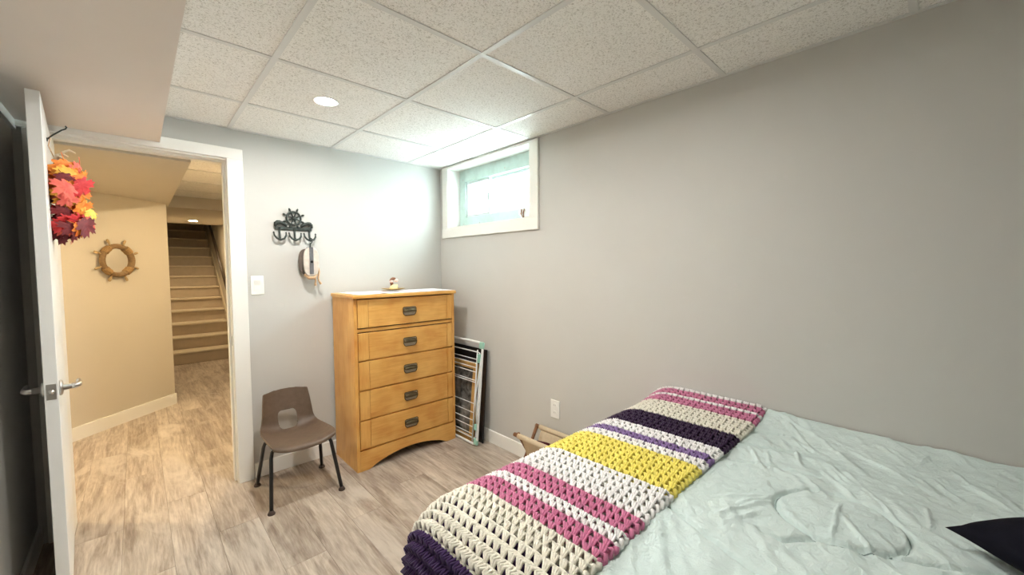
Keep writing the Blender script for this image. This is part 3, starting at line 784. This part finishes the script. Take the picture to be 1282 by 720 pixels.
nv = len(vs_)
cf.add(pts, [(i*nv+j_, (i+1)*nv+j_, (i+1)*nv+j_+1, i*nv+j_+1) for i in range(len(us)-1) for j_ in range(nv-1)])
cfo = tag(cf.build('comforter', M['comforter'], smooth=True), 'pale mint quilted comforter, wrinkled, spread over the whole bed', 'comforter')

M['crease_shade_thread'] = simple('grey mint thread', srgb(150,168,164), .9, spec=.1)  # stitch thread coloured darker, with the shade of the seam creases painted in
lines = [[(1.305+.135*math.cos(2*PI*k/90), .148+.135*math.sin(2*PI*k/90)) for k in range(91)]]
for pl_ in SEAM:
    pts_ = []
    for a, b in zip(pl_[:-1], pl_[1:]):
        n_ = max(2, int(math.hypot(b[0]-a[0], b[1]-a[1])/.012))
        pts_ += [(a[0]+(b[0]-a[0])*k/n_, a[1]+(b[1]-a[1])*k/n_) for k in range(n_)]
    lines.append(pts_+[pl_[-1]])
for ln in lines:
    MB().tube([drape(u, v, wr(u, v)+.0055) for u, v in ln], .0015, 5).build('shaded_seam_stitching', M['crease_shade_thread'], cfo, smooth=True)

# crocheted blanket folded double across the foot of the bed
BV0, BV1 = .487, BY1+RB*PI/2+.16
BU0, BU1 = BX0-RB*PI/2-.20, 1.978
bl = thing('crochet_blanket', (1.2, .75, ZT), 'chunky crocheted blanket in bands of white, pink, yellow and purple across the bed foot', 'blanket')
BANDS = [(1.978,1.955,'white'),(1.955,1.905,'pink'),(1.905,1.880,'white'),(1.880,1.81,'pink'),(1.81,1.625,'cream'),(1.625,1.457,'aubergine'),(1.457,1.374,'white'),(1.374,1.325,'lavender'),
         (1.325,1.268,'white'),(1.268,1.069,'yellow'),(1.069,.907,'white'),(.907,.83,'pink'),(.83,.787,'white'),(.787,.718,'pink'),(.718,.535,'cream'),(.535,.385,'purple'),(.385,BU0,'white')]
def bag(x):                            # fullness of the folded layers
    return .016
RV = .0262
for (u1, u0_, c_) in BANDS:
    n = max(1, round((u1-u0_)/.0265)); rw = (u1-u0_)/n
    b = MB()
    for k in range(n):
        uu0 = u1-(k+1)*rw; um = uu0+rw/2
        m_ = int((BV1-BV0)/RV)
        # row cord
        cord = []
        for q in range(m_*2+1):
            v = BV0+(BV1-BV0)*q/(m_*2); cord.append(drape(uu0+.002, v, .020+.002*math.sin(q*2.1+k)))
        b.tube(cord  , .0044, 5)
        for q in range(m_):
            v = BV0+RV*(q+.5)+(.003*math.sin(um*90))
            j1, j2 = rnd.uniform(-.0015, .0015), rnd.uniform(-.002, .002)
            apex = (uu0+.003, v+j1)
            for w_ in (-1, 0, 1):
                eu, ev = uu0+rw*1.02, v+w_*RV*.46+j2
                p0 = drape(apex[0], apex[1]+w_*.002, .020); p1 = drape((apex[0]+eu)/2, (apex[1]+ev)/2+w_*.002, .035+j1); p2 = drape(eu, ev, .021)
                b.tube([p0, p1, p2], [.0034, .0044, .0040], 5, caps=False)
    # the selvedge of the band: a cord of loops along the long edge
    e_ = []
    for q in range(n*4+1):
        u = u0_+(u1-u0_)*q/(n*4); e_.append(drape(u, BV0-.002+.003*math.sin(q*PI/2), .016+.005*math.sin(q*PI/2+1)))
    b.tube(e_, .0085, 6)
    o = b.build('yarn_band', M['yarn_'+c_], bl, smooth=True, fix=False)
    o['kind'] = 'stuff'; o['label'] = {'cream': 'off-white', 'aubergine': 'dark aubergine', 'purple': 'dark purple'}.get(c_, c_)+' crocheted band'
# under layer of the fold, seen through the holes
def unders(u0_, u1, mat, v0=BV0+.004, n=24):
    mb = MB()
    def fn(a, b): return drape(u0_+(u1-u0_)*a, v0+(BV1-.02-v0)*b, .013)
    mb.grid(fn, max(3, int((u1-u0_)/.03)), n); o = mb.build('under_layer', mat, bl, smooth=True, fix=False); return o
UND = [(BU0, .40, 'purple'), (.40, .655, 'purple'), (.655, 1.069, 'cream'), (1.069, 1.268, 'yellow'), (1.268, 1.457, 'white'), (1.457, 1.625, 'aubergine'), (1.625, 1.965, 'cream')]
for a, b_, c_ in UND: unders(a, b_, M['yarn_'+c_])
mb = MB(); pts = [drape(BU0+(BU1-BU0)*q/120, BV0-.001, .010) for q in range(121)]
mb.tube(pts, .008, 6); tag(mb.build('folded_edge', M['yarn_cream'], bl, smooth=True), None)

# black cushion, one corner toward the foot of the bed
tip = Vector((1.345, -.040)); e1 = Vector((-.69,-.724)); e2 = Vector((.724,-.69)); SZ = .43
def cush(sg):
    def fn(a, b):
        p = tip + e1*SZ*a + e2*SZ*b
        sx, sy = 2*a-1, 2*b-1
        pin = 1-.07*((1-sx*sx)*abs(sy)**3+(1-sy*sy)*abs(sx)**3)
        cpt = tip+(e1+e2)*SZ/2; p = cpt+(p-cpt)*pin
        th = .075*((1-sx**4)*(1-sy**4))**.55
        z0 = .77
        return (p.x, p.y, z0+sg*th*(1.0 if sg > 0 else .35))
    return fn
mb = MB(); mb.grid(cush(1), 28, 28); mb.grid(cush(-1), 28, 28)
cu = mb.build('cushion', M['cushion'], smooth=True)
bm = bmesh.new(); bm.from_mesh(cu.data); bmesh.ops.remove_doubles(bm, verts=bm.verts, dist=.0005); bmesh.ops.recalc_face_normals(bm, faces=bm.faces); bm.to_mesh(cu.data); bm.free()
tag(cu, 'black velvet cushion lying on the pale comforter with a pointed corner', 'cushion')

# ------------------------------------------------------------------ wall plates
lp = thing('light_switch', (.571, YB, 1.27), 'white rocker light switch on the grey wall beside the door frame', 'light switch')
MB().box(.534, YB-.006, 1.210, .608, YB, 1.332).build('plate', M['plastic_white'], lp, bevel=.003)
MB().prism([(-.006, -.033), (-.0085, -.033), (-.0065, 0), (-.0115, .033), (-.006, .033)], lambda a, b, h: (h, YB+a, 1.271+b), .553, .589).build('rocker', M['plastic_white'], lp)
ol = thing('wall_outlet', (XR, 1.692, .437), 'white double socket outlet on the grey wall behind the bed', 'outlet')
MB().box(XR-.006, 1.655, .377, XR, 1.729, .498).build('plate', M['plastic_white'], ol, bevel=.003)
for z in (.462, .412):
    so = MB().lathe([(.017, 0), (.017, -.003), (.0, -.003)], (XR-.006, 1.692, z), 'x', 18).build('socket', M['plastic_white'], ol)
    for dy, hh in ((-.006, .005), (.006, .006)): MB().box(XR-.0096, 1.692+dy-.001, z+.002-hh+.002, XR-.0088, 1.692+dy+.001, z+.002+hh).build('slot', M['rubber'], so)

# ------------------------------------------------------------------ cast iron hook rack with a ship's wheel
hk = thing('hook_rack', (.80, YB, 1.6), "dark cast iron hook rack topped with a ship's wheel on the grey wall", 'hook rack')
wx, wz, yw = .797, 1.722, YB-.014
w_ = MB()
w_.tube([(wx+.044*math.cos(2*PI*k/32), yw, wz+.044*math.sin(2*PI*k/32)) for k in range(32)], .0065, 8, closed=True)
w_.lathe([(.014, -.008), (.014, .006), (0, .009)], (wx, yw, wz), ((1,0,0),(0,0,1),(0,-1,0)), 16)
for k in range(8):
    a = 2*PI*k/8+PI/8; ca, sa = math.cos(a), math.sin(a)
    w_.tube([(wx+.01*ca, yw, wz+.01*sa), (wx+.045*ca, yw, wz+.045*sa), (wx+.052*ca, yw, wz+.052*sa), (wx+.06*ca, yw, wz+.06*sa), (wx+.072*ca, yw, wz+.072*sa)], [.0045, .0045, .0045, .0075, .004], 8)
w_.build('ship_wheel', M['iron'], hk, smooth=True)
b = MB().box(.682, YB-.012, 1.640, .912, YB, 1.664); b.build('bar', M['iron'], hk, bevel=.004)
for s_ in (-1, 1):
    sc = MB()
    bx = .797+s_*.078
    sc.tube([(bx+s_*.036, yw, 1.662), (bx+s_*.034, yw, 1.682), (bx+s_*.012, yw, 1.692), (bx-s_*.012, yw, 1.684), (bx-s_*.036, yw, 1.668)], [.008, .011, .012, .011, .008], 8)
    sc.tube([(bx+s_*.02+.013*math.cos(2*PI*k/16), yw-.004, 1.686+.013*math.sin(2*PI*k/16)) for k in range(16)], .004, 6, closed=True)
    sc.build('scroll', M['iron'], hk, smooth=True)
for hx in (.708, .800, .893):
    h = MB()
    h.tube([(hx, YB-.008, 1.655), (hx, YB-.016, 1.618), (hx, YB-.02, 1.592), (hx, YB-.03, 1.577)], [.0075, .0065, .006, .007], 8)
    h.tube([(hx-.037, YB-.026, 1.618), (hx-.034, YB-.034, 1.598), (hx-.022, YB-.038, 1.581), (hx, YB-.032, 1.572), (hx+.022, YB-.038, 1.581), (hx+.034, YB-.034, 1.598), (hx+.037, YB-.026, 1.618)], [.004, .006, .0065, .0075, .0065, .006, .004], 8)
    for s_ in (-1, 1): h.lathe([(0, -.004), (.0075, 0), (0, .010)], (hx+s_*.037, YB-.026, 1.618), 'z', 8)
    h.build('anchor_hook', M['iron'], hk, smooth=True)
# pulley block hanging from the right hook
pb = thing('pulley_block', (.893, YB-.04, 1.27), 'old wooden rope pulley block hanging from the right hook of the rack', 'pulley')
px, pz, py = .882, 1.425, YB-.052
MB().tube([(px+.013, YB-.033, 1.590), (px+.02, py+.005, 1.583), (px+.016, py, 1.562), (px+.004, py, 1.548), (px, py, 1.50)], .0045, 8).build('hook', M['iron'], pb, smooth=True)
def ell(rx, rz, n=28, e=2.3): 
    out = []
    for k in range(n):
        a = 2*PI*k/n; ca, sa = math.cos(a), math.sin(a)
        out.append((rx*math.copysign(abs(ca)**(2/e), ca), rz*math.copysign(abs(sa)**(2/e), sa)))
    return out
for nm, off, tt, mt in (('cheek', -.030, .016, M['block_wood']), ('cheek', .012, .020, M['block_dark'])):
    ww = .050 if off < 0 else .064
    MB().prism(ell(ww, .098 if off < 0 else .092, 28, 2.9), lambda a, b, h: (px+a-(0 if ww < .06 else .003), py+h, pz+b), off, off+tt).build(nm, mt, pb, bevel=.005)
MB().lathe([(.0, -.015), (.045, -.015), (.037, 0), (.045, .015), (0, .015)], (px, py, pz), 'y', 24).build('sheave', M['block_dark'], pb, smooth=True)
sp = MB()
for e_ in ((-.062, .030), (.062, .030)):
    pass
sp.box(px-.013, py-.034, pz-.085, px+.013, py-.0305, pz+.10); sp.box(px-.013, py-.034, pz+.094, px+.013, py+.034, pz+.10)
sp.build('strap', M['strap'], pb, bevel=.001)
MB().lathe([(.009, 0), (.009, .005), (0, .006)], (px, py-.034, pz), ((1,0,0),(0,0,1),(0,-1,0)), 10).build('pin', M['black_metal'], pb)
rp = MB()
rp.tube([(px-.035, py-.004, pz-.085), (px-.016, py-.02, pz-.112), (px+.018, py-.022, pz-.110), (px+.034, py-.006, pz-.085)], .012, 8)
rp.tube([(px+.050, py, pz-.03), (px+.056, py-.006, pz-.07), (px+.047, py-.01, pz-.115), (px+.052, py-.008, pz-.135), (px+.066, py-.006, pz-.155)], [.006,.006,.006,.006,.009], 8)
rp.tube([(px+.016, py-.02, pz-.1), (px+.03, py-.014, pz-.13), (px+.026, py-.012, pz-.15), (px+.029, py-.012, pz-.165)], [.007,.006,.006,.009], 8)
rp.build('rope', M['rope'], pb, smooth=True)

# ------------------------------------------------------------------ ship's wheel mirror in the hall
mc = Vector((-.130, 4.961, 1.458)); mn = Vector((.675, -.737, 0)).normalized(); ma = Vector((.737, .675, 0)).normalized()
mw = thing('wheel_mirror', mc, "round mirror in a rope bound ship's wheel frame on the hall wall", 'mirror')
ax3 = (tuple(ma), (0,0,1), tuple(mn))
MB().lathe([(.118, .002), (.118, .014), (0, .014)], mc, ax3, 40).build('backing', M['drift'], mw)
MB().lathe([(.108, .0145), (.108, .017), (0, .017)], mc, ax3, 40).build('mirror_glass', M['mirror'], mw)
def ringp(rad, h, n=40): return [mc+(ma*math.cos(2*PI*k/n)+Vector((0,0,1))*math.sin(2*PI*k/n))*rad+mn*h for k in range(n)]
MB().tube(ringp(.126, .024), .021, 12, closed=True).build('ring', M['drift'], mw, smooth=True)
for k in range(4):
    a0 = PI/4+k*PI/2; wrp = MB()
    for q in range(6):
        a = a0+(q-2.5)*.075; c0 = mc+(ma*math.cos(a)+Vector((0,0,1))*math.sin(a))*.126+mn*.024; rad = (ma*math.cos(a)+Vector((0,0,1))*math.sin(a))
        wrp.tube([c0+(rad*math.cos(2*PI*t/12)+mn*math.sin(2*PI*t/12))*.0235 for t in range(12)], .0055, 6, closed=True)
    wrp.build('rope_binding', M['binding'], mw, smooth=True)
for k in range(8):
    a = PI/8+k*PI/4; rad = (ma*math.cos(a)+Vector((0,0,1))*math.sin(a))
    MB().tube([mc+rad*q+mn*.02 for q in (.14, .150, .158, .166, .178, .192, .197)], [.008, .0075, .0055, .009, .0105, .009, .005], 10).build('handle', M['handle_wood'], mw, smooth=True)

# ------------------------------------------------------------------ autumn leaves hanging on the door
dyc = 2.62
def dface(y):                          # x of the room-side face of the door at y
    t = (y-hinge.y)/(latch.y-hinge.y); return hinge.x+t*(latch.x-hinge.x)
wh = thing('wreath_hanger', (dface(dyc), dyc, 1.93), 'thin dark wire hook sticking out of the open door above the leaves', 'hook')
fx_ = dface(dyc)
MB().tube([(fx_+.001, dyc, 1.936), (fx_+.018, dyc, 1.958), (fx_+.045, dyc, 1.985), (fx_+.056, dyc, 1.992), (fx_+.060, dyc, 2.0), (fx_+.056, dyc, 2.005)], .0028, 6).build('wire', M['iron'], wh, smooth=True)
MB().lathe([(.008, 0), (.008, .003), (0, .004)], (fx_, dyc, 1.936), 'x', 10).build('nail_plate', M['iron'], wh)
sw_ = thing('autumn_leaf_swag', (fx_+.05, dyc, 1.52), 'swag of orange, red and burgundy artificial autumn leaves hanging on the white door', 'leaf swag')
OUT = []
lob = [(0, 1.0), (.10, .80), (.20, .84), (.17, .62), (.26, .60), (.52, .78), (.50, .60), (.74, .58), (.60, .44), (.68, .34), (.36, .22), (.50, .10), (.46, .0), (.22, .02), (.10, -.10), (.03, -.06)]
out = [(x, y) for x, y in lob] + [(-x, y) for x, y in reversed(lob[1:])]
def leaf_mesh(sz):
    mb = MB(); vs = [Vector((0, .28, .0))]
    for (x, y) in out:
        r2 = x*x+(y-.28)**2; vs.append(Vector((x, y, -.30*r2+.10*abs(x)-.18*max(0, y-.5))))
    n = len(out)
    mid = [ (vs[0]*.5+v*.5)+Vector((0,0,.03)) for v in vs[1:]]
    allv = [v*sz for v in vs]+[v*sz for v in mid]
    fs = []
    for k in range(n):
        k2 = (k+1) % n; fs.append((0, 1+n+k, 1+n+k2)); fs.append((1+n+k, 1+k, 1+k2, 1+n+k2))
    mb.add(allv, fs)
    mb.tube([Vector((0, -.02, .02))*sz, Vector((.02, -.2, -.02))*sz, Vector((.03, -.42, -.10))*sz], .018*sz, 5)
    me = bpy.data.meshes.new('leaf'); me.from_pydata([tuple(v) for v in mb.v], [], mb.f)
    me.polygons.foreach_set('use_smooth', [True]*len(me.polygons)); return me
base = leaf_mesh(.075)
LM = []
for m_ in LEAF:
    q = base.copy(); q.materials.append(m_); LM.append(q)
lr_ = random.Random(21)
# rows from top to bottom: palette index choices per height, as in the photo
def pal(t, d):
    if t > .82: return lr_.choice([0, 0, 3, 0, 4])
    if t > .58: return lr_.choice([1, 4, 0, 0, 4] if d > .5 else [2, 0, 2, 1])
    if t > .36: return lr_.choice([3, 0, 3, 4] if d > .4 else [0, 2, 4])
    if t > .12: return lr_.choice([1, 1, 2, 1] if d > .4 else [2, 2, 1])
    return lr_.choice([2, 2, 0, 4])
def put(x, y, z, m_, nrm, spin, s_=1):
    nrm = Vector(nrm).normalized(); up = Vector((0,0,1)); a = up.cross(nrm).normalized(); b = nrm.cross(a)
    rot = Matrix((a, b, nrm)).transposed() @ Matrix.Rotation(spin, 3, 'Z')
    o = bpy.data.objects.new('leaf', LM[m_]); COL.objects.link(o); o.parent = sw_
    o.matrix_local = Matrix.Translation(Vector((x, y, z))-OFF[sw_]) @ rot.to_4x4() @ Matrix.Scale(s_, 4)
for k in range(120):
    t = (k+.5)/120; t = min(1, max(0, t+lr_.uniform(-.04, .04)))
    z = 1.55+.295*t
    an = lr_.uniform(-1.25, 1.25)           # around the bunch: 0 points out of the door, negative toward the camera
    d = lr_.uniform(.1, 1)
    rad = (.075+.02*math.sin(t*PI))*d
    x = fx_+.022+rad*math.cos(an); y = dyc+rad*1.5*math.sin(an)
    nrm = (math.cos(an)*.8+.2, math.sin(an)-.45+lr_.uniform(-.3, .3), lr_.uniform(-.35, .6))
    put(x, y, z, pal(t, d*math.cos(an)), nrm, PI+lr_.uniform(-1.1, 1.1), lr_.uniform(.72, 1.08))
put(fx_+.125, dyc-.02, 1.645, 5, (.5,-.7,.3), PI*.75, .62)
put(fx_+.105, dyc-.03, 1.69, 3, (.6,-.7,.3), PI*.6, .9)
for k, (dx, z, nn) in enumerate(((.04, 1.885, 1), (.065, 1.9, -1), (.03, 1.87, -1))):
    MB().tube([(fx_+.02, dyc, 1.84), (fx_+dx*.7, dyc-.01, z-.012), (fx_+dx, dyc+.01*nn, z), (fx_+dx+.018, dyc+.012*nn, z-.010)], [.005, .006, .006, .003], 6).build('ribbon', M['canvas'], sw_, smooth=True)
MB().tube([(fx_+.02, dyc, 1.84), (fx_+.022, dyc, 1.70), (fx_+.02, dyc, 1.56)], .006, 8).build('stem', M['rail_wood'], sw_, smooth=True)
MB().tube([(fx_+.02, dyc, 1.855), (fx_+.004, dyc, 1.91), (fx_+.012, dyc, 1.955)], .0018, 6).build('hanging_cord', M['rope'], sw_)

# ------------------------------------------------------------------ ornament on the window sill
sh = thing('seashell', (2.05, 2.03, WZ0+.012), 'small white and brown striped seashell on the right end of the window sill', 'seashell')
zz = WZ0+.012
def fan(cx_, cy_, tilt):
    mb = MB(); n = 10
    def fn(u, v):
        a = R(-62+124*u); r_ = .078*v*(1+.02*math.cos(u*n*2*PI)); b = .018*math.sin(v*PI*.5)*math.sin(PI*u)**.5+.0015*math.cos(u*n*2*PI)*v
        return (cx_-b*.9+.012*v*tilt, cy_+r_*math.sin(a)*.8, zz+.003+r_*math.cos(a))
    mb.grid(fn, 40, 10); return mb
for k, (a, b, t) in enumerate(((2.052, 2.045, .6), (2.066, 2.035, 1.2))):
    fan(a, b, t).build('shell_half', M['plastic_white'], sh, smooth=True, solid=.002, fix=False)
for k, dy in enumerate((-.022, .006)):
    MB().tube([(2.046, 2.045+dy*.3, zz+.012), (2.030, 2.045+dy*.8, zz+.04), (2.036, 2.045+dy*1.1, zz+.07)], [.003, .0052, .004], 6).build('brown_rib', M['brown_glaze'], sh, smooth=True)
